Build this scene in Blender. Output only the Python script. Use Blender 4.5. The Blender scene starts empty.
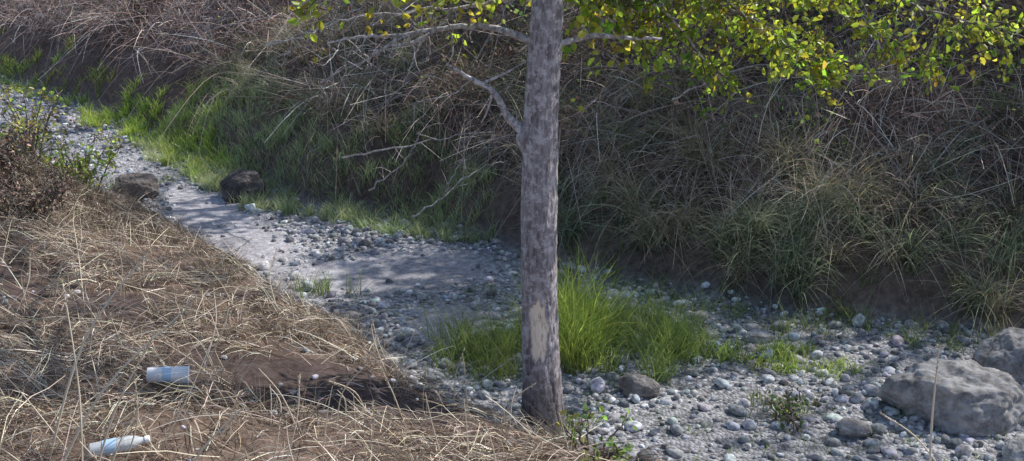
import bpy, math, numpy as np
from mathutils import noise as mn, Vector
rng=np.random.default_rng(7)
sc=bpy.context.scene
# ---------------------------------------------------------------- noise
def _hash(ix,iy,seed):
    n=(ix.astype(np.int64)*374761393+iy.astype(np.int64)*668265263+seed*1274126177)&0xffffffff
    n=((n^(n>>13))*1274126177)&0xffffffff
    return ((n^(n>>16))&0xffff)/65535.0
def vnoise(x,y,seed=0):
    x=np.asarray(x,float);y=np.asarray(y,float)
    ix=np.floor(x);iy=np.floor(y);fx=x-ix;fy=y-iy
    fx=fx*fx*(3-2*fx);fy=fy*fy*(3-2*fy)
    ix=ix.astype(np.int64);iy=iy.astype(np.int64)
    a=_hash(ix,iy,seed);b=_hash(ix+1,iy,seed);c=_hash(ix,iy+1,seed);d=_hash(ix+1,iy+1,seed)
    return (a*(1-fx)+b*fx)*(1-fy)+(c*(1-fx)+d*fx)*fy
def fbm(x,y,seed=0,o=4):
    r=0;a=.5;s=0
    for i in range(o):
        r=r+a*vnoise(x*2**i+i*17.3,y*2**i-i*9.1,seed+i);s+=a;a*=.5
    return r/s
def ss(a,b,x):
    t=np.clip((x-a)/(b-a),0,1);return t*t*(3-2*t)
# ---------------------------------------------------------------- creek layout (metres)
F=np.array([(-60,52),(-24,32),(-14,25.3),(-9.8,21.6),(-6.7,18.1),(-4.5,15.1),(-2.9,12.9),(-1.2,12.0),(-.1,10.9),(.7,10.1),(1.8,9.6),(2.5,8.95),(4.2,8.5),(8,8),(16,7),(60,0)],float)
N=np.array([(-60,43),(-26,24),(-13,18.8),(-8,15.2),(-5.4,13),(-4.6,12.3),(-3.6,11.5),(-2.72,10.5),(-2.05,9.5),(-1.3,8.55),(-.87,7.85),(-.4,7.2),(.2,6.68),(.9,6.3),(1.7,5.95),(2.6,5.6),(5,5.1),(12,4.1),(60,-4)],float)
def sdist(P,x,y):
    best=np.full(x.shape,1e9);sg=np.ones(x.shape)
    for i in range(len(P)-1):
        a=P[i];b=P[i+1];ab=b-a;L2=ab@ab
        t=np.clip(((x-a[0])*ab[0]+(y-a[1])*ab[1])/L2,0,1)
        dx=x-a[0]-t*ab[0];dy=y-a[1]-t*ab[1];d=dx*dx+dy*dy
        cr=ab[0]*(y-a[1])-ab[1]*(x-a[0])
        m=d<best-1e-9
        best=np.where(m,d,best);sg=np.where(m,np.where(cr>=0,1,-1),sg)
    return np.sqrt(best)*sg
def dists(x,y):
    x=np.asarray(x,float);y=np.asarray(y,float)
    w=.25*(fbm(x*1.3,y*1.3,5)-.5)*2
    return sdist(F,x,y)+w, -sdist(N,x,y)+w*.6
def H(x,y,ret=False):
    x=np.asarray(x,float);y=np.asarray(y,float)
    dF,dN=dists(x,y)
    f=np.maximum(dF,0);n=np.maximum(dN,0)
    z=.10*(fbm(x*.9,y*.9,1)-.5)+.035*(fbm(x*5,y*5,2)-.5)
    z=z+.22*ss(0,.5,f)+5.2*(1-np.exp(-.92*np.maximum(f-.2,0)/5.2))+ss(.3,2.5,f)*1.1*(fbm(x*.7,y*.7,3)-.5)
    z=z+.14*ss(0,.5,n)+3.8*(1-np.exp(-.27*n/3.8))+ss(0,1,n)*.25*(fbm(x*1.1,y*1.1,4)-.5)+ss(0,.6,n)*.09*(fbm(x*3.5,y*3.5,6)-.5)
    z=z+.35*np.exp(-(((x+5.4)/1.1)**2+((y-10.8)/1.2)**2))
    if ret: return z,dF,dN
    return z
# ---------------------------------------------------------------- mesh helpers
def mesh_obj(name,V,Fc,mat,col=None,smooth=False,parent=None):
    V=np.ascontiguousarray(V,dtype=np.float32).reshape(-1,3);Fc=np.ascontiguousarray(Fc,dtype=np.int32)
    k=Fc.shape[1];me=bpy.data.meshes.new(name)
    me.vertices.add(len(V));me.vertices.foreach_set('co',V.ravel())
    me.loops.add(Fc.size);me.loops.foreach_set('vertex_index',Fc.ravel())
    me.polygons.add(len(Fc));me.polygons.foreach_set('loop_start',np.arange(0,Fc.size,k,dtype=np.int32))
    me.polygons.foreach_set('loop_total',np.full(len(Fc),k,dtype=np.int32))
    me.update(calc_edges=True)
    if smooth: me.polygons.foreach_set('use_smooth',np.ones(len(Fc),dtype=bool))
    if col is not None:
        c=np.ones((len(V),4),dtype=np.float32);c[:,:3]=np.asarray(col).reshape(-1,3)
        at=me.color_attributes.new('Col','FLOAT_COLOR','POINT');at.data.foreach_set('color',c.ravel())
    me.materials.append(mat)
    ob=bpy.data.objects.new(name,me);sc.collection.objects.link(ob)
    if parent: ob.parent=parent
    return ob
def unit(v): return v/np.maximum(np.linalg.norm(v,axis=-1,keepdims=True),1e-9)
class Bag:
    def __init__(s): s.V=[];s.F=[];s.C=[];s.n=0
    def add(s,V,Fc,C):
        V=V.reshape(-1,3);s.V.append(V);s.F.append(Fc+s.n);s.C.append(np.broadcast_to(C.reshape(-1,3),V.shape));s.n+=len(V)
    def make(s,name,mat,smooth=False,parent=None):
        return mesh_obj(name,np.concatenate(s.V),np.concatenate(s.F),mat,np.clip(np.concatenate(s.C),0,.85),smooth,parent)
def ribbons(bag,P,D,L,W,B,segs,C0,C1,taper=1.0,drape=None):
    n=len(P);s=np.linspace(0,1,segs+1)[None,:,None]
    L=np.broadcast_to(np.asarray(L,float),(n,))[:,None,None];W=np.broadcast_to(np.asarray(W,float),(n,))[:,None,None]
    pos=P[:,None]+D[:,None]*L*s+B[:,None]*L*s*s
    if drape is not None:
        zz=H(pos[:,:,0],pos[:,:,1]);pos[:,:,2]=zz+drape[:,0:1]+drape[:,1:2]*s[:,:,0]+drape[:,2:3]*4*s[:,:,0]*(1-s[:,:,0])
    side=unit(np.cross(D,unit(rng.normal(size=(n,3)))))[:,None]
    w=W*.5*np.maximum(1-taper*s**1.6,.12)
    V=np.stack([pos-side*w,pos+side*w],2)
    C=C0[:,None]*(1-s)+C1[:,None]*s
    C=np.repeat(C[:,:,None,:],2,2)
    b=(np.arange(n)*(segs+1)*2)[:,None]+(np.arange(segs)*2)[None]
    Fc=np.stack([b,b+1,b+3,b+2],-1).reshape(-1,4)
    bag.add(V,Fc,C)
def leaves(bag,P,D,size,C,asp=.62,fold=.25):
    n=len(P);D=unit(D);U=unit(np.cross(D,unit(rng.normal(size=(n,3))+np.array([0,0,.01]))));Nn=np.cross(D,U)
    S=np.broadcast_to(np.asarray(size,float),(n,))[:,None]
    def p(a,b,c): return P+D*S*a+U*S*b*asp+Nn*S*c
    V=np.stack([p(0,0,0),p(.28,-.42,fold*.5),p(.68,-.4,fold*.4),p(1,0,-.1),p(.68,.4,fold*.4),p(.28,.42,fold*.5)],1)
    b=np.arange(n)[:,None]*6
    Fc=np.concatenate([b+np.array([[0,1,2,3]]),b+np.array([[0,3,4,5]])])
    bag.add(V,Fc,np.repeat(C[:,None],6,1))
def tube(bag,pts,rad,k=8,col=(.2,.17,.16),sub=6,jit=0.0):
    pts=np.array(pts,float);rad=np.array(rad,float);m=len(pts)
    T=np.linspace(0,m-1,(m-1)*sub+1);P=[];R=[]
    for t in T:
        i=min(int(t),m-2);u=t-i
        p0=pts[max(i-1,0)];p1=pts[i];p2=pts[i+1];p3=pts[min(i+2,m-1)]
        P.append(.5*((2*p1)+(-p0+p2)*u+(2*p0-5*p1+4*p2-p3)*u*u+(-p0+3*p1-3*p2+p3)*u**3));R.append(rad[i]*(1-u)+rad[i+1]*u)
    P=np.array(P);R=np.array(R)
    if jit: P[1:-1]+=rng.normal(size=P[1:-1].shape)*jit
    tg=unit(np.gradient(P,axis=0));ref=np.array([0,0,1.]) if abs(tg[0,2])<.8 else np.array([0,1.,0])
    A=unit(np.cross(tg,ref));Bn=np.cross(tg,A)
    th=np.linspace(0,2*math.pi,k,endpoint=False)
    V=P[:,None]+R[:,None,None]*(np.cos(th)[None,:,None]*A[:,None]+np.sin(th)[None,:,None]*Bn[:,None])
    q=len(P);i=(np.arange(q-1)*k)[:,None];j=np.arange(k)[None];j2=(j+1)%k
    Fc=np.stack([i+j,i+j2,i+k+j2,i+k+j],-1).reshape(-1,4)
    bag.add(V,Fc,np.array(col,float)[None]);return P
# ---------------------------------------------------------------- materials
def newmat(name):
    m=bpy.data.materials.new(name);m.use_nodes=True;nt=m.node_tree;nt.nodes.clear()
    return m,nt,nt.nodes.new('ShaderNodeOutputMaterial')
def nd(nt,t,**k):
    n=nt.nodes.new(t)
    for a,b in k.items(): setattr(n,a,b)
    return n
def veg_mat(name,transl=.35,tgain=1.4,gloss=0.0):
    m,nt,o=newmat(name);at=nd(nt,'ShaderNodeAttribute',attribute_name='Col')
    b=nd(nt,'ShaderNodeBsdfDiffuse');nt.links.new(at.outputs['Color'],b.inputs['Color']);s=b.outputs[0]
    if gloss:
        gl=nd(nt,'ShaderNodeBsdfGlossy');gl.inputs['Roughness'].default_value=.38;gl.inputs['Color'].default_value=(.8,.8,.8,1)
        mg=nd(nt,'ShaderNodeMixShader');mg.inputs[0].default_value=gloss;nt.links.new(s,mg.inputs[1]);nt.links.new(gl.outputs[0],mg.inputs[2]);s=mg.outputs[0]
    if transl:
        t=nd(nt,'ShaderNodeBsdfTranslucent');m2=nd(nt,'ShaderNodeVectorMath',operation='MULTIPLY');m2.inputs[1].default_value=(tgain,tgain*1.05,tgain*.7)
        nt.links.new(at.outputs['Color'],m2.inputs[0]);nt.links.new(m2.outputs[0],t.inputs['Color'])
        ms=nd(nt,'ShaderNodeMixShader');ms.inputs[0].default_value=transl
        nt.links.new(s,ms.inputs[1]);nt.links.new(t.outputs[0],ms.inputs[2]);s=ms.outputs[0]
    nt.links.new(s,o.inputs['Surface'])
    return m
def rock_mat(name,scale=9,bump=.4):
    m,nt,o=newmat(name);b=nd(nt,'ShaderNodeBsdfDiffuse');b.inputs['Roughness'].default_value=.6
    tc=nd(nt,'ShaderNodeTexCoord')
    no=nd(nt,'ShaderNodeTexNoise');no.inputs['Scale'].default_value=scale;no.inputs['Detail'].default_value=9 if bump else 3;no.inputs['Roughness'].default_value=.70
    nt.links.new(tc.outputs['Object'],no.inputs['Vector'])
    cr=nd(nt,'ShaderNodeValToRGB');cr.color_ramp.elements[0].position=.36;cr.color_ramp.elements[0].color=(.5,.48,.45,1);cr.color_ramp.elements[1].position=.64;cr.color_ramp.elements[1].color=(1.35,1.35,1.33,1)
    nt.links.new(no.outputs['Fac'],cr.inputs[0])
    mx=nd(nt,'ShaderNodeVectorMath',operation='MULTIPLY');nt.links.new(cr.outputs[0],mx.inputs[0])
    at=nd(nt,'ShaderNodeAttribute',attribute_name='Col');nt.links.new(at.outputs['Color'],mx.inputs[1])
    nt.links.new(mx.outputs[0],b.inputs['Color'])
    if bump:
        bp=nd(nt,'ShaderNodeBump');bp.inputs['Strength'].default_value=bump;bp.inputs['Distance'].default_value=.05
        nt.links.new(no.outputs['Fac'],bp.inputs['Height']);nt.links.new(bp.outputs[0],b.inputs['Normal'])
    nt.links.new(b.outputs[0],o.inputs['Surface'])
    return m
def bark_mat(name,zs=.22):
    m,nt,o=newmat(name);b=nd(nt,'ShaderNodeBsdfPrincipled');b.inputs['Roughness'].default_value=.85
    tc=nd(nt,'ShaderNodeTexCoord');mp=nd(nt,'ShaderNodeMapping');mp.inputs['Scale'].default_value=(1,1,zs)
    nt.links.new(tc.outputs['Object'],mp.inputs['Vector'])
    a=nd(nt,'ShaderNodeTexNoise');a.inputs['Scale'].default_value=42;a.inputs['Detail'].default_value=6;a.inputs['Roughness'].default_value=.6;nt.links.new(mp.outputs[0],a.inputs['Vector'])
    l=nd(nt,'ShaderNodeTexNoise');l.inputs['Scale'].default_value=20;l.inputs['Detail'].default_value=7;l.inputs['Roughness'].default_value=.75;nt.links.new(tc.outputs['Object'],l.inputs['Vector'])
    c1=nd(nt,'ShaderNodeValToRGB');e=c1.color_ramp.elements;e[0].position=.35;e[0].color=(.40,.36,.36,1);e[1].position=.60;e[1].color=(1.0,.97,.98,1);nt.links.new(a.outputs['Fac'],c1.inputs[0])
    c2=nd(nt,'ShaderNodeValToRGB');e=c2.color_ramp.elements;e[0].position=.50;e[0].color=(0,0,0,1);e[1].position=.56;e[1].color=(1,1,1,1);nt.links.new(l.outputs['Fac'],c2.inputs[0])
    at=nd(nt,'ShaderNodeAttribute',attribute_name='Col')
    mu=nd(nt,'ShaderNodeVectorMath',operation='MULTIPLY');nt.links.new(c1.outputs[0],mu.inputs[0]);nt.links.new(at.outputs['Color'],mu.inputs[1])
    mk=nd(nt,'ShaderNodeMath',operation='MULTIPLY');mk.inputs[1].default_value=.75;nt.links.new(c2.outputs[0],mk.inputs[0])
    mx=nd(nt,'ShaderNodeMix',data_type='RGBA');nt.links.new(mk.outputs[0],mx.inputs['Factor']);nt.links.new(mu.outputs[0],mx.inputs['A']);
    m4=nd(nt,'ShaderNodeVectorMath',operation='SCALE');m4.inputs['Scale'].default_value=1.6;nt.links.new(at.outputs['Color'],m4.inputs[0]);nt.links.new(m4.outputs[0],mx.inputs['B'])
    sa=nd(nt,'ShaderNodeAttribute',attribute_name='Scar');w=nd(nt,'ShaderNodeValToRGB');e=w.color_ramp.elements;e[0].position=.32;e[0].color=(.42,.29,.21,1);e[1].position=.46;e[1].color=(.97,.83,.69,1);nt.links.new(a.outputs['Fac'],w.inputs[0])
    m5=nd(nt,'ShaderNodeMix',data_type='RGBA');nt.links.new(sa.outputs['Fac'],m5.inputs['Factor']);nt.links.new(mx.outputs['Result'],m5.inputs['A']);nt.links.new(w.outputs[0],m5.inputs['B'])
    nt.links.new(m5.outputs['Result'],b.inputs['Base Color'])
    bp=nd(nt,'ShaderNodeBump');bp.inputs['Strength'].default_value=.8;bp.inputs['Distance'].default_value=.02
    nt.links.new(a.outputs['Fac'],bp.inputs['Height']);nt.links.new(bp.outputs[0],b.inputs['Normal']);nt.links.new(b.outputs[0],o.inputs['Surface'])
    return m
def ground_mat():
    m,nt,o=newmat('ground_soil_gravel');b=nd(nt,'ShaderNodeBsdfDiffuse')
    tc=nd(nt,'ShaderNodeTexCoord');at=nd(nt,'ShaderNodeAttribute',attribute_name='Col');ag=nd(nt,'ShaderNodeAttribute',attribute_name='Grav')
    v=nd(nt,'ShaderNodeTexVoronoi');v.inputs['Scale'].default_value=34;nt.links.new(tc.outputs['Object'],v.inputs['Vector'])
    no=nd(nt,'ShaderNodeTexNoise');no.inputs['Scale'].default_value=14;no.inputs['Detail'].default_value=7;no.inputs['Roughness'].default_value=.7;nt.links.new(tc.outputs['Object'],no.inputs['Vector'])
    cr=nd(nt,'ShaderNodeValToRGB');e=cr.color_ramp.elements;e[0].position=.3;e[0].color=(.5,.47,.45,1);e[1].position=.7;e[1].color=(1.4,1.38,1.35,1);nt.links.new(no.outputs['Fac'],cr.inputs[0])
    hs=nd(nt,'ShaderNodeSeparateColor');nt.links.new(v.outputs['Color'],hs.inputs[0])
    mr=nd(nt,'ShaderNodeMapRange');mr.inputs['To Min'].default_value=.5;mr.inputs['To Max'].default_value=1.5;nt.links.new(hs.outputs[0],mr.inputs['Value'])
    gm=nd(nt,'ShaderNodeMix',data_type='FLOAT');nt.links.new(ag.outputs['Fac'],gm.inputs['Factor']);gm.inputs['A'].default_value=1.0;nt.links.new(mr.outputs[0],gm.inputs['B'])
    mx=nd(nt,'ShaderNodeVectorMath',operation='MULTIPLY');nt.links.new(cr.outputs[0],mx.inputs[0]);nt.links.new(at.outputs['Color'],mx.inputs[1])
    m2=nd(nt,'ShaderNodeVectorMath',operation='SCALE');nt.links.new(mx.outputs[0],m2.inputs[0]);nt.links.new(gm.outputs['Result'],m2.inputs['Scale'])
    nt.links.new(m2.outputs[0],b.inputs['Color'])
    i1=nd(nt,'ShaderNodeMath',operation='MULTIPLY');nt.links.new(v.outputs['Distance'],i1.inputs[0]);nt.links.new(ag.outputs['Fac'],i1.inputs[1])
    i2=nd(nt,'ShaderNodeMath',operation='SUBTRACT');nt.links.new(no.outputs['Fac'],i2.inputs[0]);nt.links.new(i1.outputs[0],i2.inputs[1])
    bp=nd(nt,'ShaderNodeBump');bp.inputs['Strength'].default_value=.8;bp.inputs['Distance'].default_value=.03
    nt.links.new(i2.outputs[0],bp.inputs['Height']);nt.links.new(bp.outputs[0],b.inputs['Normal']);nt.links.new(b.outputs[0],o.inputs['Surface'])
    return m
M_straw=veg_mat('dry_straw_mat',0,1.2,.05);M_bram=veg_mat('dead_bramble_mat',0);M_grass=veg_mat('green_grass_mat',.45,1.8,.05);M_leaf=veg_mat('leaf_mat',.55,2.6,.10);M_tus=veg_mat('tussock_mat',.3,1.5,.05)
M_bark=bark_mat('alder_bark');M_stone=rock_mat('cobble_mat',22,0);M_boul=rock_mat('boulder_mat',10,bump=.6)
# ---------------------------------------------------------------- ground
def axis(lo,a,b,hi,st):
    f=np.arange(a,b,st);k=np.cumsum(st*1.25**np.arange(1,60))
    l=a-k;l=l[l>lo][::-1];r=b+k;r=r[r<hi];return np.concatenate([[lo],l,f,r,[hi]])
xs=axis(-260,-11,6.5,260,.06);ys=axis(-60,2.5,23,320,.06)
X,Y=np.meshgrid(xs,ys);Z,dF,dN=H(X,Y,True)
ny,nx=X.shape
def silt_mask(x,y):
    a=np.exp(-(((x+1.2)/1.05)**2+((y-10.25-.15*(x+1.3))/.62)**2)**1.5)
    b=np.exp(-(((x+3.3+.55*(y-12))/.5)**2+((y-11.9)/1.7)**2)**1.5)
    c=.8*np.exp(-(((x+.5)/.4)**2+((y-8.9)/.5)**2)**1.5)
    return np.clip(np.maximum(np.maximum(a,b),c)*1.45*(.75+.5*fbm(x*3,y*3,33)),0,1)
def soil_mask(x,y):
    a=1.4*np.exp(-(((x+.95+.4*(y-6.6))/1.0)**2+((y-6.6)/.75)**2)**1.5)*(.55+.9*fbm(x*2.5,y*2.5,47))
    return np.clip(np.maximum(a,ss(.60,.70,fbm(x*.9+3,y*.9,44))),0,1)
n1=fbm(X*1.7,Y*1.7,11)[...,None]
cre=np.array([.34,.35,.39])*(.7+.6*n1);silt=np.array([.43,.43,.48])*(.7+.6*n1)
near=np.array([.18,.137,.115])*(.6+.8*n1);far=np.array([.16,.125,.11])*(.6+.8*n1);soil=np.array([.10,.079,.078])*(.7+.6*n1)
sm=silt_mask(X,Y)[...,None];C=cre*(1-sm)+silt*sm
wN=ss(-.1,.3,dN)[...,None];wF=ss(-.1,.3,dF)[...,None];so=soil_mask(X,Y)[...,None]
C=C*(1-wN)+(near*(1-so)+soil*so)*wN;C=C*(1-wF)+far*wF
V=np.stack([X,Y,Z],-1).reshape(-1,3)
idx=np.arange(nx*ny).reshape(ny,nx)
Fc=np.stack([idx[:-1,:-1],idx[:-1,1:],idx[1:,1:],idx[1:,:-1]],-1).reshape(-1,4)
g=mesh_obj('ground',V,Fc,ground_mat(),C.reshape(-1,3),True)
at=g.data.attributes.new('Grav','FLOAT','POINT');gr=((1-wN)*(1-wF)*(1-sm*.9)).reshape(-1).astype(np.float32);at.data.foreach_set('value',gr)
# ---------------------------------------------------------------- cobbles
def ico(sub):
    import bmesh
    bm=bmesh.new();bmesh.ops.create_icosphere(bm,subdivisions=sub,radius=1)
    v=np.array([x.co[:] for x in bm.verts]);f=np.array([[a.index for a in q.verts] for q in bm.faces]);bm.free();return v,f
def stones(bag,x,y,r,sub,sink=.25):
    v,f=ico(sub);n=len(x)
    vv=np.repeat(v[None],n,0)
    for k in range(3):
        d=unit(rng.normal(size=(n,1,3)));vv=vv*(1+.22*np.tanh(2.5*(vv*d).sum(-1,keepdims=True)-rng.uniform(.3,1.5,(n,1,1))))
    vv=vv*(1+rng.normal(size=vv.shape[:2]+(1,))*.04)
    sc3=np.stack([rng.uniform(.8,1.45,n),rng.uniform(.7,1.1,n),rng.uniform(.45,.85,n)],1)
    vv=vv*sc3[:,None]*r[:,None,None]
    th=rng.uniform(0,6.283,n);c,s=np.cos(th)[:,None],np.sin(th)[:,None]
    tl=rng.normal(0,.25,n)[:,None];vv=np.stack([vv[...,0],vv[...,1]*np.cos(tl)-vv[...,2]*np.sin(tl),vv[...,1]*np.sin(tl)+vv[...,2]*np.cos(tl)],-1)
    vv=np.stack([vv[...,0]*c-vv[...,1]*s,vv[...,0]*s+vv[...,1]*c,vv[...,2]],-1)
    P=np.stack([x,y,H(x,y)+r*sc3[:,2]*(1-2*sink)*.8],1);vv=vv+P[:,None]
    val=np.exp(rng.normal(-.76,.42,n));val=np.clip(val,.14,.80)[:,None]
    tint=np.array([.95,.99,1.09])+rng.normal(0,.03,(n,3))+rng.uniform(0,.07,(n,1))*np.array([1,.3,-.6])
    Cc=np.repeat((val*tint)[:,None],len(v),1)
    Fc=(f[None]+(np.arange(n)*len(v))[:,None,None]).reshape(-1,3)
    bag.add(vv,Fc,Cc)
B=Bag()
def creek_pts(n,x0,x1,y0,y1,keep):
    x=rng.uniform(x0,x1,n);y=rng.uniform(y0,y1,n);a,b=dists(x,y)
    m=(a<.15)&(b<.12)&(rng.random(n)<1-.96*silt_mask(x,y))&(rng.random(n)<keep+(1-keep)*ss(.3,.6,fbm(x*1.2,y*1.2,31)))
    return x[m],y[m]
x,y=creek_pts(17000,-4,6,5,12,.45);r=np.clip(np.exp(rng.normal(-3.75,.48,len(x))),.010,.085);stones(B,x,y,r,2)
x,y=creek_pts(15000,-12,0,11,24,.5);r=np.clip(np.exp(rng.normal(-3.45,.42,len(x))),.015,.10);stones(B,x,y,r,1)
x,y=creek_pts(260,-9,6,5.5,18,.9);r=rng.uniform(.05,.10,len(x));stones(B,x,y,r,3,.35)
x=rng.uniform(-4,5,400);y=rng.uniform(4,9,400);a,b=dists(x,y);m=(b>0.05);stones(B,x[m],y[m],np.exp(rng.normal(-3.9,.4,m.sum())),2,.3)
B.make('creek_cobbles',M_stone,True)
# boulders
def boulder(x,y,w,d,h,col,seed,rot=0,name='boulder'):
    v,f=ico(6);o=[]
    rs=np.random.default_rng(seed);pl=[(Vector(unit(rs.normal(size=3)*np.array([1,1,.8]))),rs.uniform(.62,.85)) for _ in range(9)]+[(Vector((.1,-.15,1)).normalized(),.72)]
    s=Vector((seed*7.3,seed*3.1,seed))
    for p in v:
        q=Vector(p)
        k=1.0
        for dd,c in pl:
            t=q.dot(dd)
            if t*k>c: k=c/t*.85+k*.15
        k*=1+.16*mn.noise(q*1.3+s)+.09*mn.noise(q*3.5+s)+.05*mn.noise(q*9+s)+.025*mn.noise(q*22+s)
        o.append(np.array(q*k))
    o=np.array(o)*np.array([w,d,h])*.6;c,s=math.cos(rot),math.sin(rot);o=np.stack([o[:,0]*c-o[:,1]*s,o[:,0]*s+o[:,1]*c,o[:,2]],1)
    z=float(H(np.array([x]),np.array([y]))[0]);o+=np.array([x,y,z+h*.22])
    mesh_obj(name,o,f,M_boul,np.tile(np.array(col),(len(o),1)),True)
boulder(3.16,7.15,.82,.6,.50,(.40,.39,.40),1,.1)
boulder(3.95,7.85,.6,.5,.42,(.36,.35,.36),2,.5)
boulder(3.36,6.45,.36,.3,.2,(.48,.48,.48),3,1)
boulder(-3.35,13.1,.5,.42,.46,(.16,.145,.145),4)
boulder(-4.6,13.0,.5,.42,.42,(.20,.18,.18),5,.7)
boulder(-4.9,12.75,.42,.3,.24,(.30,.29,.29),6,.2)
boulder(.93,7.45,.26,.22,.18,(.30,.28,.28),7)
boulder(2.35,6.85,.22,.18,.12,(.34,.33,.34),8,.4)
boulder(4.4,7.0,.5,.4,.35,(.24,.23,.23),9,.4)
boulder(2.05,8.5,.22,.18,.12,(.42,.41,.42),10,.4)
# ---------------------------------------------------------------- straw on near bank
def tint(base,n,var=.18,hue=.05):
    base=np.asarray(base,float);return np.clip(base*np.exp(rng.normal(0,var,(n,1)))*(1+rng.normal(0,hue,(n,3))),.005,.9)
def near_pts(n,x0=-9,x1=2.2,y0=2.6,y1=16,lo=0.0,soilk=.93):
    x=rng.uniform(x0,x1,n);y=rng.uniform(y0,y1,n);a,b=dists(x,y)
    m=(b>lo)&(rng.random(n)<1-soilk*soil_mask(x,y));return x[m],y[m],b[m]
B=Bag()
x,y,b=near_pts(105000,-6.5,1.0,3,11.5);n=len(x)
keep=rng.random(n)<.2+.8*ss(.38,.6,fbm(x*1.5,y*1.5,41));keep&=rng.random(n)>.8*ss(-.2,1.0,x);x=x[keep];y=y[keep];n=len(x)
th=fbm(x*.9,y*.9,42)*9+rng.normal(0,.9,n)
D=np.stack([np.cos(th),np.sin(th),0*th],1);P=np.stack([x,y,0*x],1)
bend=np.stack([-np.sin(th),np.cos(th),0*th],1)*rng.normal(0,.16,(n,1))
dr=np.stack([rng.uniform(.003,.07,n),rng.normal(.015,.04,n),rng.uniform(0,.04,n)],1)
tone=(.30+1.15*fbm(x*1.2,y*1.2,45))[:,None]
mixc=rng.random((n,1));C=np.where(mixc<.40,tint((.41,.325,.245),n,.25),np.where(mixc<.80,tint((.22,.168,.142),n,.3),tint((.74,.66,.55),n,.15)))*tone
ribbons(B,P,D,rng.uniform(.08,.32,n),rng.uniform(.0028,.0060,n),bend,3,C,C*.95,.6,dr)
x,y,b=near_pts(2600,-6,.6,3.2,10.5);n=len(x);th=rng.uniform(0,6.283,n)
D=np.stack([np.cos(th),np.sin(th),0*th],1);C=tint((.72,.64,.52),n,.15)
ribbons(B,np.stack([x,y,0*x],1),D,rng.uniform(.25,.6,n),rng.uniform(.003,.006,n),np.stack([-np.sin(th),np.cos(th),0*th],1)*rng.normal(0,.08,(n,1)),4,C,C,.6,np.stack([rng.uniform(.02,.07,n),rng.uniform(0,.2,n),rng.uniform(0,.03,n)],1))
def tuft(B,cx,cy,nb,L,spread,W,c0,c1,lean=.35,droop=.6,rad=.08,segs=5,var=.2,dirb=(0,0)):
    nb=int(nb);r=rad*np.sqrt(rng.random(nb));t=rng.uniform(0,6.283,nb)
    x=cx+r*np.cos(t);y=cy+r*np.sin(t);z=H(x,y)-.01
    a=rng.uniform(0,6.283,nb);l=np.abs(rng.normal(0,lean,nb))
    D=unit(np.stack([np.cos(a)*l+dirb[0],np.sin(a)*l+dirb[1],np.ones(nb)],1))
    Bd=np.stack([np.cos(a)*spread+dirb[0]*.7,np.sin(a)*spread+dirb[1]*.7,-np.abs(rng.normal(droop,.2,nb))],1)*rng.uniform(.4,1.2,(nb,1))
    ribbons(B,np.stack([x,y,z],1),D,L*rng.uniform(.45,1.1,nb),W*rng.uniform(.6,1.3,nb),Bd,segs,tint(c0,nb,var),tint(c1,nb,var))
x,y,b=near_pts(900,-6.5,.4,3.4,12.5)
for i in range(len(x)):
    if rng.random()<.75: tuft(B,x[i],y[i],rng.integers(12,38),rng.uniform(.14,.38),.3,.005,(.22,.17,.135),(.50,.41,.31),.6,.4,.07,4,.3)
x,y,b=near_pts(1500,-7,-.2,6.5,16,.05);m=b<.9;x=x[m];y=y[m]
for i in range(len(x)):
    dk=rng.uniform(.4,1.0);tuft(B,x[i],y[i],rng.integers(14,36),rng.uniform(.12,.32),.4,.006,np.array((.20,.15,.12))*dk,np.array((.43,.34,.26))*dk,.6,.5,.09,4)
x=rng.normal(-5.2,.7,260);y=rng.normal(10.5,.7,260)
for i in range(len(x)):
    if dists(np.array([x[i]]),np.array([y[i]]))[1][0]>.1: tuft(B,x[i],y[i],34,rng.uniform(.3,.5),.5,.007,(.10,.08,.065),(.27,.215,.17),.5,.6,.12,4,.3)
B.make('dry_straw_grass',M_straw)
B=Bag()
def stalk(p0,p1,sag,w=.006,head=True,col=(.70,.61,.48)):
    p0=np.array(p0,float);p1=np.array(p1,float);mid=(p0+p1)/2+np.array(sag)
    tube(B,[p0,mid,p1],[w*.6,w*.5,w*.25],5,col,5)
    if head:
        d=unit(p1-mid);n=22;s=rng.uniform(-.14,.02,n)[:,None]
        leaves(B,p1+d*s,d+rng.normal(0,.35,(n,3)),.022,tint((.62,.53,.41),n,.15),.35)
gz=lambda x,y: float(H(np.array([x]),np.array([y]))[0])
stalk((-2.15,4.5,gz(-2.15,4.5)),(-1.50,4.75,1.70),(-.06,0,.06),.012);stalk((-2.3,4.9,gz(-2.3,4.9)),(-1.78,5.1,1.86),(-.06,0,.08),.012)
stalk((-1.95,4.5,gz(-1.95,4.5)),(-1.62,4.6,1.62),(-.03,0,.02),.010);stalk((-1.5,4.3,gz(-1.5,4.3)),(-1.2,4.4,1.35),(-.05,0,.06),.011)
stalk((-1.9,4.3,gz(-1.9,4.3)),(-1.95,4.5,1.9),(.03,0,.02),.008);stalk((2.6,6.1,gz(2.6,6.1)),(2.56,6.1,.93),(-.012,0,0),.014)
stalk((2.75,6.2,gz(2.75,6.2)),(2.3,6.2,.45),(.0,0,.06),.010)
for i in range(130):
    xx=rng.uniform(-4.5,.1);yy=rng.uniform(3.8,8.2);_,dn=dists(np.array([xx]),np.array([yy]))
    if dn[0]<.1: continue
    z=gz(xx,yy);L=rng.uniform(.25,.75);l=rng.normal(0,.4,2)
    stalk((xx,yy,z),(xx+l[0]*L,yy+l[1]*L,z+L*.8),(rng.normal(0,.03),0,.04),.007,rng.random()<.6)
B.make('tall_grass_stalks',M_straw)
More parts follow.
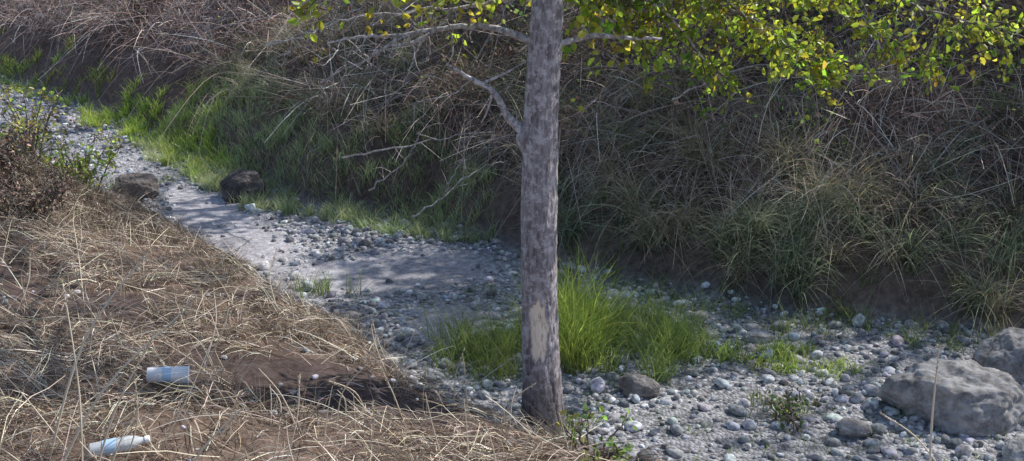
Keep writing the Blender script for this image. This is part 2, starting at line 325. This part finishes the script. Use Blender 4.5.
# ---------------------------------------------------------------- far bank dead thicket
def far_pts(n,x0,x1,y0,y1,lo,hi):
    x=rng.uniform(x0,x1,n);y=rng.uniform(y0,y1,n);a,b=dists(x,y);m=(a>lo)&(a<hi);return x[m],y[m],a[m]
LW=lambda x,a:(x>-5.4)&(x<-.3)&(a<1.0+.3*np.sin(x*3))
patch=lambda x,y:ss(.36,.62,fbm(x*.75,y*.75,51,3))
B=Bag()
def thick(nc,x0,x1,y0,y1,lo,hi,nb,L,base_up,cols,W=.006):
    x,y,a=far_pts(nc,x0,x1,y0,y1,lo,hi)
    lw=LW(x,a);x=x[~lw];y=y[~lw];n0=len(x)
    cl=rng.normal(0,.30,(n0,3));cn=patch(x,y);sz=.7+.7*patch(x+9,y-4)
    x=np.repeat(x,nb)+rng.normal(0,.10,n0*nb);y=np.repeat(y,nb)+rng.normal(0,.10,n0*nb);cl=np.repeat(cl,nb,0);n=len(x)
    tone=np.repeat(.45+.78*cn,nb)[:,None];sz=np.repeat(sz,nb)
    z=H(x,y)+rng.uniform(-.02,.25,n)
    D=unit(cl*1.4+rng.normal(0,.45,(n,3))+np.array([-.05,-.35,base_up]))
    Bd=rng.normal(0,.3,(n,3))+cl+np.array([0,-.15,-.75])
    ci=rng.integers(0,len(cols),n);C=np.array(cols)[ci]*np.exp(rng.normal(0,.38,(n,1)))*tone
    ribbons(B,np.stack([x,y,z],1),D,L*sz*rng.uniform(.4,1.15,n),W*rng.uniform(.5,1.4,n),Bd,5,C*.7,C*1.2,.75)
bc=[(.41,.285,.26),(.50,.38,.34),(.28,.20,.185),(.66,.56,.49),(.40,.335,.35)]
thick(4800,-.8,7.5,9,17.5,.7,5.5,10,.66,.9,bc,.0075)
thick(5200,-12,0,11.5,27,.9,6,8,.78,.9,bc,.011)
x,y,a=far_pts(9000,-12,7.5,9,26,.8,5.5);lw=LW(x,a);x=x[~lw];y=y[~lw];n=len(x)
D=unit(rng.normal(0,1,(n,3))*np.array([1,.6,.6])+np.array([0,-.1,.35]));C=tint((.50,.44,.42),n,.4)
ribbons(B,np.stack([x,y,H(x,y)+rng.uniform(.1,.65,n)],1),D,rng.uniform(.3,1.1,n),rng.uniform(.005,.010,n),rng.normal(0,.25,(n,3)),4,C,C,.7)
x,y,a=far_pts(36000,-11,7.5,9,26,.8,5.5);n=len(x);m=rng.random(n)<.15+.85*(1-patch(x,y));m&=~LW(x,a);x=x[m];y=y[m];n=len(x)
leaves(B,np.stack([x,y,H(x,y)+rng.uniform(.05,.75,n)],1),rng.normal(0,1,(n,3))+np.array([0,0,-.8]),rng.uniform(.025,.065,n),tint((.34,.20,.16),n,.4,.08),.6)
B.make('dead_bramble_thicket',M_bram)
B=Bag()
x,y,a=far_pts(70000,-11,8,9,26,1.0,6);n=len(x);k=fbm(x*.8,y*.8,61);m=rng.random(n)<.9*ss(.53,.66,k+.09*(x>2.5)-.05*(x<0))+.02;m&=~LW(x,a);x=x[m];y=y[m];n=len(x)
leaves(B,np.stack([x,y,H(x,y)+rng.uniform(.15,.95,n)],1),rng.normal(0,1,(n,3))+np.array([0,-.5,0]),rng.uniform(.03,.07,n),tint((.14,.18,.07),n,.35,.12),.75)
B.make('bramble_leaves',M_leaf)
# ---------------------------------------------------------------- tussocks
B=Bag()
x,y,a=far_pts(520,.2,7.5,8.5,14,.15,2.6)
for i in range(len(x)):
    if rng.random()<ss(2.6,1.0,np.array(a[i]))*.95:
        g=rng.random();c0=(.18,.205,.14) if g<.65 else (.32,.27,.22);c1=(.37,.41,.31) if g<.65 else (.58,.50,.41)
        tuft(B,x[i],y[i],rng.integers(60,120),rng.uniform(.5,1.0),.5,.008,c0,c1,.35,.75,.10,6,.3,(-.05,-.22))
x,y,a=far_pts(700,-5.2,.6,10.5,17,.8,3.0)
for i in range(len(x)):
    if rng.random()<.55:
        g=rng.random();c0=(.21,.225,.17) if g<.5 else (.33,.27,.23);c1=(.38,.40,.31) if g<.5 else (.54,.46,.40)
        tuft(B,x[i],y[i],rng.integers(50,100),rng.uniform(.45,.8),.5,.010,c0,c1,.4,.7,.12,5,.28,(0,-.2))
B.make('tussock_grass',M_tus)
# ---------------------------------------------------------------- green grass
B=Bag()
def lawn(nc,x0,x1,y0,y1,cond,L,nb,c0,c1,W=.007,lean=.3,droop=.45):
    x=rng.uniform(x0,x1,nc);y=rng.uniform(y0,y1,nc);m=cond(x,y);x=x[m];y=y[m]
    for i in range(len(x)):
        s=rng.uniform(.6,1.2);v=np.array([1,1,1])*rng.uniform(.8,1.25)+np.array([rng.uniform(0,.25),0,0]);tuft(B,x[i],y[i],nb*rng.uniform(.6,1.4),L*s,.35,W,np.array(c0)*v,np.array(c1)*v,lean,droop,.09,4,.25)
bank=lambda lo,hi:(lambda x,y:(dists(x,y)[0]>lo)&(dists(x,y)[0]<hi+.35*np.sin(x*5)*np.sin(y*3)))
g0=(.10,.15,.06);g1=(.19,.28,.10)
lawn(1900,-5.4,-.2,11.2,17.0,bank(-.4,1.15),.27,24,(.22,.28,.19),(.40,.48,.31),.010)
lawn(360,-7.2,-3.8,14.0,18.5,bank(-.35,.75),.32,34,(.17,.25,.07),(.48,.66,.16),.012)
lawn(400,-12.5,-6.6,18,24.5,bank(-.3,.6),.28,26,(.15,.22,.07),(.44,.58,.16),.013)
def ell(cx,cy,rx,ry):return lambda x,y:((x-cx)/rx)**2+((y-cy)/ry)**2<rng.uniform(.1,1.3,len(x))
lawn(240,-.9,.3,7.5,9.2,ell(-.2,8.2,.45,.6),.50,20,g0,(.24,.33,.12),.0065)
lawn(300,.1,2.0,7.3,9.7,ell(.85,8.4,.72,.75),.50,22,g0,(.26,.36,.13),.0065)
lawn(160,.2,.85,7.6,9.2,ell(.48,8.5,.28,.6),.80,26,(.15,.2,.06),(.46,.60,.15),.008)
lawn(80,1.1,1.6,7.8,8.8,ell(1.35,8.3,.22,.4),.52,20,g0,(.30,.41,.14),.007)
lawn(190,1.4,2.9,7.2,9.0,ell(2.15,8.0,.6,.35),.20,24,g0,(.42,.58,.16),.008)
lawn(80,1.6,2.5,6.9,7.7,ell(1.95,7.25,.35,.2),.16,16,(.07,.10,.05),(.18,.23,.09),.007)
lawn(70,-2.2,-1.2,8.9,10.3,ell(-1.75,9.6,.3,.3),.34,22,g0,(.20,.27,.11))
lawn(120,-5.6,-4.2,13,14.6,ell(-4.9,13.7,.6,.5),.14,14,g0,(.17,.24,.07))
lawn(90,-5.8,-4.2,11.0,13.0,ell(-5.0,12.0,.5,.5),.3,18,g0,(.34,.44,.14))
lawn(620,.3,7,8,11,bank(-.5,.4),.28,16,(.10,.14,.07),(.25,.32,.16))
lawn(300,-1,3.4,5.6,10,lambda x,y:(dists(x,y)[0]<0)&(dists(x,y)[1]<0)&(silt_mask(x,y)<.2),.13,10,g0,g1,.005)
lawn(40,.0,.6,6.5,7.1,ell(.3,6.8,.3,.25),.16,12,g0,(.15,.19,.07))
B.make('green_grass',M_grass)
# ---------------------------------------------------------------- trees
def spray(Bt,Bl,P,Rr,nt,Lt,nl,size,col,drop=-.2,lo=.25):
    m=len(P)
    for k in range(nt):
        i=rng.integers(int(m*lo),m);p=P[i];d=unit(rng.normal(0,1,3)+np.array([0,0,drop]))
        L=Lt*rng.uniform(.4,1.1);q=p+d*L*.5+rng.normal(0,.03,3);e=p+d*L+np.array([0,0,drop*.25*L])
        T=tube(Bt,[p,q,e],[.005,.0035,.0018],4,(.17,.145,.13),3)
        nn=max(1,int(nl*rng.choice([.15,.7,1.5])));s=rng.integers(1,len(T),nn);pp=T[s]+rng.normal(0,.03,(nn,3))
        cc=np.array(col)*np.array([rng.uniform(.8,1.4),1,1])*rng.uniform(.6,1.25)
        leaves(Bl,pp,rng.normal(0,.8,(nn,3))+d*.8+np.array([0,0,-.35]),size*rng.uniform(.5,1.15,nn),tint(cc,nn,.28,.1),.72)
def empty(name,loc=(0,0,0)):
    e=bpy.data.objects.new(name,None);sc.collection.objects.link(e);return e
root=empty('unseen_shade_alder')
tp=np.array([(.225,6.85,-.2),(.212,6.87,.15),(.19,6.9,.7),(.172,6.94,1.5),(.185,6.98,2.2),(.228,7.0,3.0),(.30,7.02,4.2),(.27,7.05,6.0),(.34,7.1,9.0)])
tr=np.array([.17,.138,.122,.115,.107,.098,.088,.065,.012])
zz=np.concatenate([np.arange(-.2,3.4,.012),np.arange(3.4,9,.08)])
cx=np.interp(zz,tp[:,2],tp[:,0]);cy=np.interp(zz,tp[:,2],tp[:,1]);rr=np.interp(zz,tp[:,2],tr)
ker=np.hanning(25);ker/=ker.sum()
pad=lambda a:np.convolve(np.pad(a,12,'edge'),ker,'valid')
cx=pad(cx);rr=pad(rr);K=96;th=np.linspace(0,2*math.pi,K,endpoint=False)
TH,ZZ=np.meshgrid(th,zz)
def tn(t,z,a,b,sd):
    w=t/6.28318;return fbm(t*a,z*b,sd)*(1-w)+fbm((t-6.28318)*a,z*b,sd)*w
d=.030*(tn(TH,ZZ,.9,1.3,71)-.5)+.014*(tn(TH,ZZ,5,5,72)-.5)+.010*(tn(TH,ZZ,12,22,73)-.5)
flare=.03*np.exp(-(ZZ-.0)/.14)*(.5+.5*np.cos(TH*4+1))
knob=.05*np.exp(-((ZZ-2.03)/.07)**2)*np.exp(-(np.angle(np.exp(1j*(TH-math.pi*1.04)))/.5)**2)
ang=np.angle(np.exp(1j*(TH-math.pi*1.46)))
edge=.55+.5*(fbm(ZZ*9,ZZ*0+np.sign(ang)*3,79)-.5)
sc_e=(np.abs(ang)/edge)**2+(np.abs(ZZ-.76+.12*(fbm(TH*7,ZZ*0,80)-.5))/.20)**6
scar=ss(1.05,.85,sc_e)*ss(.25,.36,tn(TH,ZZ,14,9,75));R=rr[:,None]+d*(1-.6*scar)+flare+knob-.012*scar
Vt=np.stack([cx[:,None]+R*np.cos(TH),cy[:,None]+R*np.sin(TH),ZZ],-1)
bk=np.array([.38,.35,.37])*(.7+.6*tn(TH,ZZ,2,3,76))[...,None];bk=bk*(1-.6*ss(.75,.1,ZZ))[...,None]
q=len(zz);i=(np.arange(q-1)*K)[:,None];j=np.arange(K)[None];Fc=np.stack([i+j,i+(j+1)%K,i+K+(j+1)%K,i+K+j],-1).reshape(-1,4)
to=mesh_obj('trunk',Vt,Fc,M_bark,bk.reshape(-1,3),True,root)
at=to.data.attributes.new('Scar','FLOAT','POINT');at.data.foreach_set('value',scar.reshape(-1).astype(np.float32))
Bt=Bag();Bl=Bag();gc=(.48,.45,.46)
tube(Bt,[(.12,6.96,2.03),(-.02,6.98,2.16),(-.12,7.0,2.33),(-.28,7.02,2.42),(-.42,7.05,2.50)],[.04,.026,.020,.014,.007],9,gc,6,.003)
tube(Bt,[(-.12,7.0,2.33),(-.16,7.0,2.2),(-.2,7.02,2.12)],[.01,.006,.003],6,gc)
tube(Bt,[(-.2,7.0,2.38),(-.05,7.03,2.44),(.1,7.06,2.52)],[.010,.008,.006],6,gc)
PB=tube(Bt,[(.2,7.08,2.62),(-.15,7.18,2.72),(-.5,7.2,2.70),(-.75,7.22,2.66),(-1.0,7.25,2.65),(-1.22,7.3,2.60)],[.03,.020,.016,.012,.009,.005],8,gc,6,.004)
PC=tube(Bt,[(.2,7.1,2.95),(-.2,7.3,2.86),(-.6,7.4,2.80),(-1.1,7.5,2.74),(-1.5,7.6,2.58)],[.02,.014,.011,.008,.003],7,gc,6,.01)
for k in range(26):
    PP=PB if k%2 else PC;i=rng.integers(4,len(PP));p=PP[i];L=rng.uniform(.12,.42);d=unit(np.array([rng.normal(-.5,.5),rng.normal(0,.4),rng.normal(-.55,.45)]))
    tube(Bt,[p,p+d*L*.5+rng.normal(0,.02,3),p+d*L],[.0055,.004,.002],5,gc,4,.006)
tube(Bt,[(-.5,7.2,2.70),(-.66,7.16,2.62),(-.82,7.1,2.60)],[.014,.012,.007],6,gc,6,.004)
tube(Bt,[(-.7,7.2,2.66),(-.95,7.25,2.5),(-1.15,7.3,2.35)],[.007,.005,.002],5,gc,6,.006)
tube(Bt,[(-.25,7.0,2.41),(-.4,7.05,2.3),(-.62,7.1,2.25)],[.006,.004,.002],5,gc,6,.006)
tube(Bt,[(.22,7.08,2.60),(.5,7.2,2.66),(.75,7.28,2.64),(.99,7.3,2.63)],[.024,.018,.014,.008],8,gc,6,.003)
P1=tube(Bt,[(.3,7.1,3.1),(.75,7.5,2.98),(1.2,7.8,2.62),(1.55,8.0,2.2)],[.022,.014,.008,.003],7,gc,8,.006);spray(Bt,Bl,P1,0,12,.4,8,.065,(.10,.15,.03))
lc=(.22,.27,.045)
for (a,b,c,nt) in [((.3,7.1,3.3),(1.1,7.5,3.05),(1.95,7.9,2.55),56),((.3,7.1,3.5),(1.0,7.9,3.1),(1.7,8.6,2.7),46),((.3,7.1,3.6),(1.4,7.5,3.4),(2.6,7.8,3.0),20),((.3,7,3.3),(.6,7.4,3.0),(.9,7.7,2.56),56),((.3,7.1,3.8),(1.8,8.0,3.4),(3.3,8.8,2.9),44),((.28,7,3.35),(-.1,7.1,3.12),(-.45,7.2,2.82),24),((.28,7,3.5),(-.6,7.2,3.2),(-1.3,7.4,2.82),24),((.3,7.1,4),(1.9,7.6,3.7),(3.4,8.0,3.0),18),((.3,7.1,3.1),(.5,7.2,2.9),(.62,7.3,2.5),18),
  ((.3,7.1,3.25),(1.3,7.8,2.9),(2.4,8.1,2.24),100),((.3,7.1,3.15),(.9,7.7,2.78),(1.6,8.1,2.22),54),((.3,7.1,3.7),(2.4,8.4,2.95),(4.3,9.2,2.4),110),((.3,7.1,3.6),(2.0,8.6,2.9),(3.6,9.4,2.2),100),((.3,7.1,3.3),(1.4,8.2,2.75),(2.8,8.9,2.25),60)]:
    P=tube(Bt,[a,b,c],[.026,.013,.004],6,(.3,.27,.26),14,.012);spray(Bt,Bl,P,0,nt,.36,10,.066,lc)
for k in range(36):  # crown limbs above the frame, added to throw shade on straw and creek
    z=rng.uniform(4.0,8.0)
    if k<12: t=rng.uniform(1.6,5.2);L=rng.uniform(1.0,2.2)*(1-.06*(z-4))
    elif k<26: t=rng.uniform(1.5,3.1);L=rng.uniform(2.2,4.2);z=rng.uniform(4.2,6)
    else: t=rng.uniform(-1.2,1.2);L=rng.uniform(1.4,3.2);z=rng.uniform(5.0,7.5)
    a=np.array([.3,7.05,z]);e=a+np.array([math.cos(t)*L,math.sin(t)*L,rng.uniform(.1,.8)])
    P=tube(Bt,[a,(a+e)/2+np.array([0,0,.15]),e],[.035,.02,.006],6,gc,8,.01);spray(Bt,Bl,P,0,15,.4,11,.10,lc,-.2,.4)
Bt.make('branches',M_bark,True,root);Bl.make('leaves',M_leaf,False,root)
def shade_tree(x,y,hgt,rad,nlimb,ncl,z0f=.35,per=46):  # unseen tree behind the far bank, added to cast dappled shade
    rt=empty('unseen_shade_alder');Bt=Bag();Bl=Bag();z=gz(x,y);
    tube(Bt,[(x,y,z-.2),(x+.1,y,z+hgt*.35),(x-.1,y+.1,z+hgt*.7),(x,y,z+hgt)],[.2,.16,.1,.02],12,gc,8,.01)
    for k in range(nlimb):
        zz=z+hgt*rng.uniform(z0f,.95);t=rng.uniform(0,6.283);L=rad*rng.uniform(.5,1.1);a=np.array([x,y,zz]);e=a+np.array([math.cos(t)*L,math.sin(t)*L,rng.uniform(0,1.2)])
        P=tube(Bt,[a,(a+e)/2+np.array([0,0,.3]),e],[.06,.035,.01],6,gc,6,.02)
        s=rng.integers(len(P)//4,len(P),ncl);cc=np.repeat(P[s]+rng.normal(0,.25,(ncl,3)),per,0);pp=cc+rng.normal(0,.20,cc.shape)*np.array([1,1,.6])
        leaves(Bl,pp,rng.normal(0,1,pp.shape)+np.array([0,0,-.4]),rng.uniform(.08,.15,len(pp)),tint(lc,len(pp),.25,.08),.75)
    Bt.make('trunk_and_limbs',M_bark,True,rt);Bl.make('leaves',M_leaf,False,rt)
for t in [(6.8,13.0,5.5,3.0,20,5,.35),(3.2,15.8,6.0,2.6,12,3,.4),(11,12.5,7.0,3.2,14,4),(0,20.5,7.0,3.0,10,3),(10,17,8,3.2,12,4)]: shade_tree(*t)
# ---------------------------------------------------------------- shrubs
def shrub(name,x,y,hh,rad,nst,nt,nl,size,lcol,tcol=(.2,.16,.14),matl=M_leaf):
    rt=empty(name);Bt=Bag();Bl=Bag();z=gz(x,y)
    for k in range(nst):
        t=rng.uniform(0,6.283);L=rad*rng.uniform(.4,1.1);a=np.array([x+rng.normal(0,.06),y+rng.normal(0,.06),z]);e=a+np.array([math.cos(t)*L,math.sin(t)*L,hh*rng.uniform(.55,1.05)])
        P=tube(Bt,[a,(a+e)/2+np.array([0,0,hh*.12]),e],[.010,.007,.003],5,tcol,6,.006);spray(Bt,Bl,P,0,nt,hh*.3,nl,size,lcol)
    Bt.make('stems',M_bark,True,rt);Bl.make('leaves',matl,False,rt)
shrub('dry_shrub',-5.2,10.2,.55,.8,50,10,6,.042,(.17,.13,.10),(.24,.20,.18),M_straw)
shrub('dry_shrub',-4.5,9.9,.4,.6,36,8,6,.035,(.17,.13,.10),(.22,.18,.16),M_straw)
shrub('hazel_shrub',4.6,11.6,1.3,1.2,24,10,9,.075,(.17,.22,.06))
shrub('hazel_shrub',3.4,12.2,1.2,1.1,20,9,9,.07,(.17,.22,.06))
shrub('hazel_shrub',5.6,10.6,1.1,1.0,20,9,9,.07,(.14,.19,.06))
shrub('alder_seedling',.45,5.85,.2,.25,9,3,5,.05,(.16,.24,.08))
shrub('alder_seedling',1.95,7.0,.2,.2,8,3,4,.05,(.09,.13,.05))
shrub('green_herb',-4.7,11.6,.55,.5,20,6,8,.055,(.24,.31,.09))
shrub('green_herb',-5.05,11.3,1.0,.35,10,5,6,.06,(.25,.30,.09))
shrub('green_herb',-5.6,11.8,.7,.5,16,6,8,.06,(.20,.26,.08))
B=Bag()
for pts in [[(-1.05,11.1,.32),(-.72,11.2,.52),(-.34,11.3,.78),(-.05,11.4,.86)],[(-1.9,12.0,.75),(-1.3,11.8,.9),(-.7,11.7,1.05),(-.2,11.7,1.1)],[(-.72,11.2,.52),(-.65,11.1,.7),(-.5,11.1,.95)],[(-1.6,11.9,.4),(-1.2,11.7,.75),(-1.0,11.6,1.05)],[(-3.0,13.5,1.8),(-2.2,13.2,2.1),(-1.5,13.2,2.45)],[(1.6,10.9,1.6),(2.3,11,1.9),(3.3,11.2,1.95)],[(-2.2,12.6,1.5),(-1.5,12.3,1.9),(-.9,12.2,2.3)]]:
    P=tube(B,pts,np.linspace(.012,.003,len(pts)),6,(.48,.44,.42),6,.012)
    for k in range(4):
        p=P[rng.integers(3,len(P))];d=unit(rng.normal(0,1,3)*np.array([1,.4,.8]));L=rng.uniform(.1,.35);tube(B,[p,p+d*L*.5+rng.normal(0,.02,3),p+d*L],[.005,.0035,.002],4,(.46,.42,.40),3)
B.make('fallen_branches',M_bark,True)
# ---------------------------------------------------------------- litter
def lathe(name,prof,mat,parent,k=32,dent=0):
    th=np.linspace(0,2*math.pi,k,endpoint=False);V=[];
    for (r,xx) in prof: V.append(np.stack([np.full(k,xx),r*np.cos(th),r*np.sin(th)*(1-dent)],1))
    V=np.array(V);q=len(prof);i=(np.arange(q-1)*k)[:,None];j=np.arange(k)[None]
    Fc=np.stack([i+j,i+(j+1)%k,i+k+(j+1)%k,i+k+j],-1).reshape(-1,4)
    return mesh_obj(name,V,Fc,mat,None,True,parent)
def pmat(name,col,rough=.4,trans=0):
    m,nt,o=newmat(name);b=nd(nt,'ShaderNodeBsdfPrincipled');b.inputs['Roughness'].default_value=rough;b.inputs['Transmission Weight'].default_value=trans
    no=nd(nt,'ShaderNodeTexNoise');no.inputs['Scale'].default_value=25;cr=nd(nt,'ShaderNodeValToRGB');cr.color_ramp.elements[0].color=tuple(c*.88 for c in col)+(1,);cr.color_ramp.elements[1].color=tuple(col)+(1,);cr.color_ramp.elements[0].position=.3;cr.color_ramp.elements[1].position=.6
    nt.links.new(no.outputs['Fac'],cr.inputs[0]);nt.links.new(cr.outputs[0],b.inputs['Base Color']);nt.links.new(b.outputs[0],o.inputs['Surface']);return m
white=pmat('cup_white',(.95,.96,.97),.35);blue=pmat('cup_blue',(.50,.70,.95),.4);clear=pmat('bottle_clear',(.85,.89,.93),.15,.3)
cup=empty('paper_cup')
lathe('wall',[(.0,0),(.036,.0),(.038,.002),(.0415,.075)],white,cup);lathe('band',[(.0415,.0752),(.0435,.12)],blue,cup)
lathe('upper_wall',[(.0435,.1202),(.047,.20),(.050,.202),(.050,.208),(.0455,.209),(.040,.10),(.035,.01),(0,.01)],white,cup)
cup.location=(-2.15,5.95,gz(-2.05,5.95)+.125);cup.rotation_euler=(0,math.radians(6),math.radians(12));cup.scale=(1.15,1.15,1.15)
bot=empty('plastic_bottle')
pr=[(0,0),(.022,.001),(.032,.006)]
for k in range(12): pr+= [(.034,.012+k*.0115),(.031,.018+k*.0115)]
pr+=[(.033,.155),(.028,.175),(.016,.20),(.0125,.21),(.0125,.225)]
lathe('body',pr,clear,bot,dent=.15);lathe('label',[(.0347,.055),(.0350,.057),(.0350,.105),(.0347,.107)],blue,bot,dent=.15)
lathe('cap',[(.0145,.214),(.0145,.23),(.0135,.232),(0,.232)],white,bot)
bot.location=(-2.08,4.86,gz(-1.95,4.86)+.085);bot.rotation_euler=(0,math.radians(-6),math.radians(14));bot.scale=(1.25,1.25,1.25)
# ---------------------------------------------------------------- light, sky, camera
sd=np.array([.72,.36,.86]);sd/=np.linalg.norm(sd)
el=math.asin(sd[2]);az=math.atan2(sd[0],sd[1])
w=bpy.data.worlds.new("World");sc.world=w;w.use_nodes=True;nt=w.node_tree;bg=nt.nodes['Background']
sk=nt.nodes.new('ShaderNodeTexSky');sk.sky_type='NISHITA';sk.sun_disc=False;sk.sun_elevation=el;sk.sun_rotation=az
nt.links.new(sk.outputs[0],bg.inputs[0]);bg.inputs[1].default_value=.15
l=bpy.data.lights.new('sun','SUN');l.energy=5;l.angle=math.radians(.5);l.color=(1,.95,.86);lo=bpy.data.objects.new('sun',l);sc.collection.objects.link(lo)
lo.rotation_euler=Vector(sd).to_track_quat('Z','Y').to_euler()
cam=bpy.data.cameras.new('camera');cam.sensor_width=36;cam.lens=38.6;cam.clip_end=1000;co=bpy.data.objects.new('camera',cam);sc.collection.objects.link(co)
co.location=(0,0,3.5);co.rotation_euler=(math.radians(90-16.7),0,0);sc.camera=co
sc.view_settings.view_transform='Standard';sc.view_settings.look='None';sc.view_settings.exposure=0
print('tris',sum(len(o.data.polygons) for o in bpy.data.objects if o.type=='MESH'))
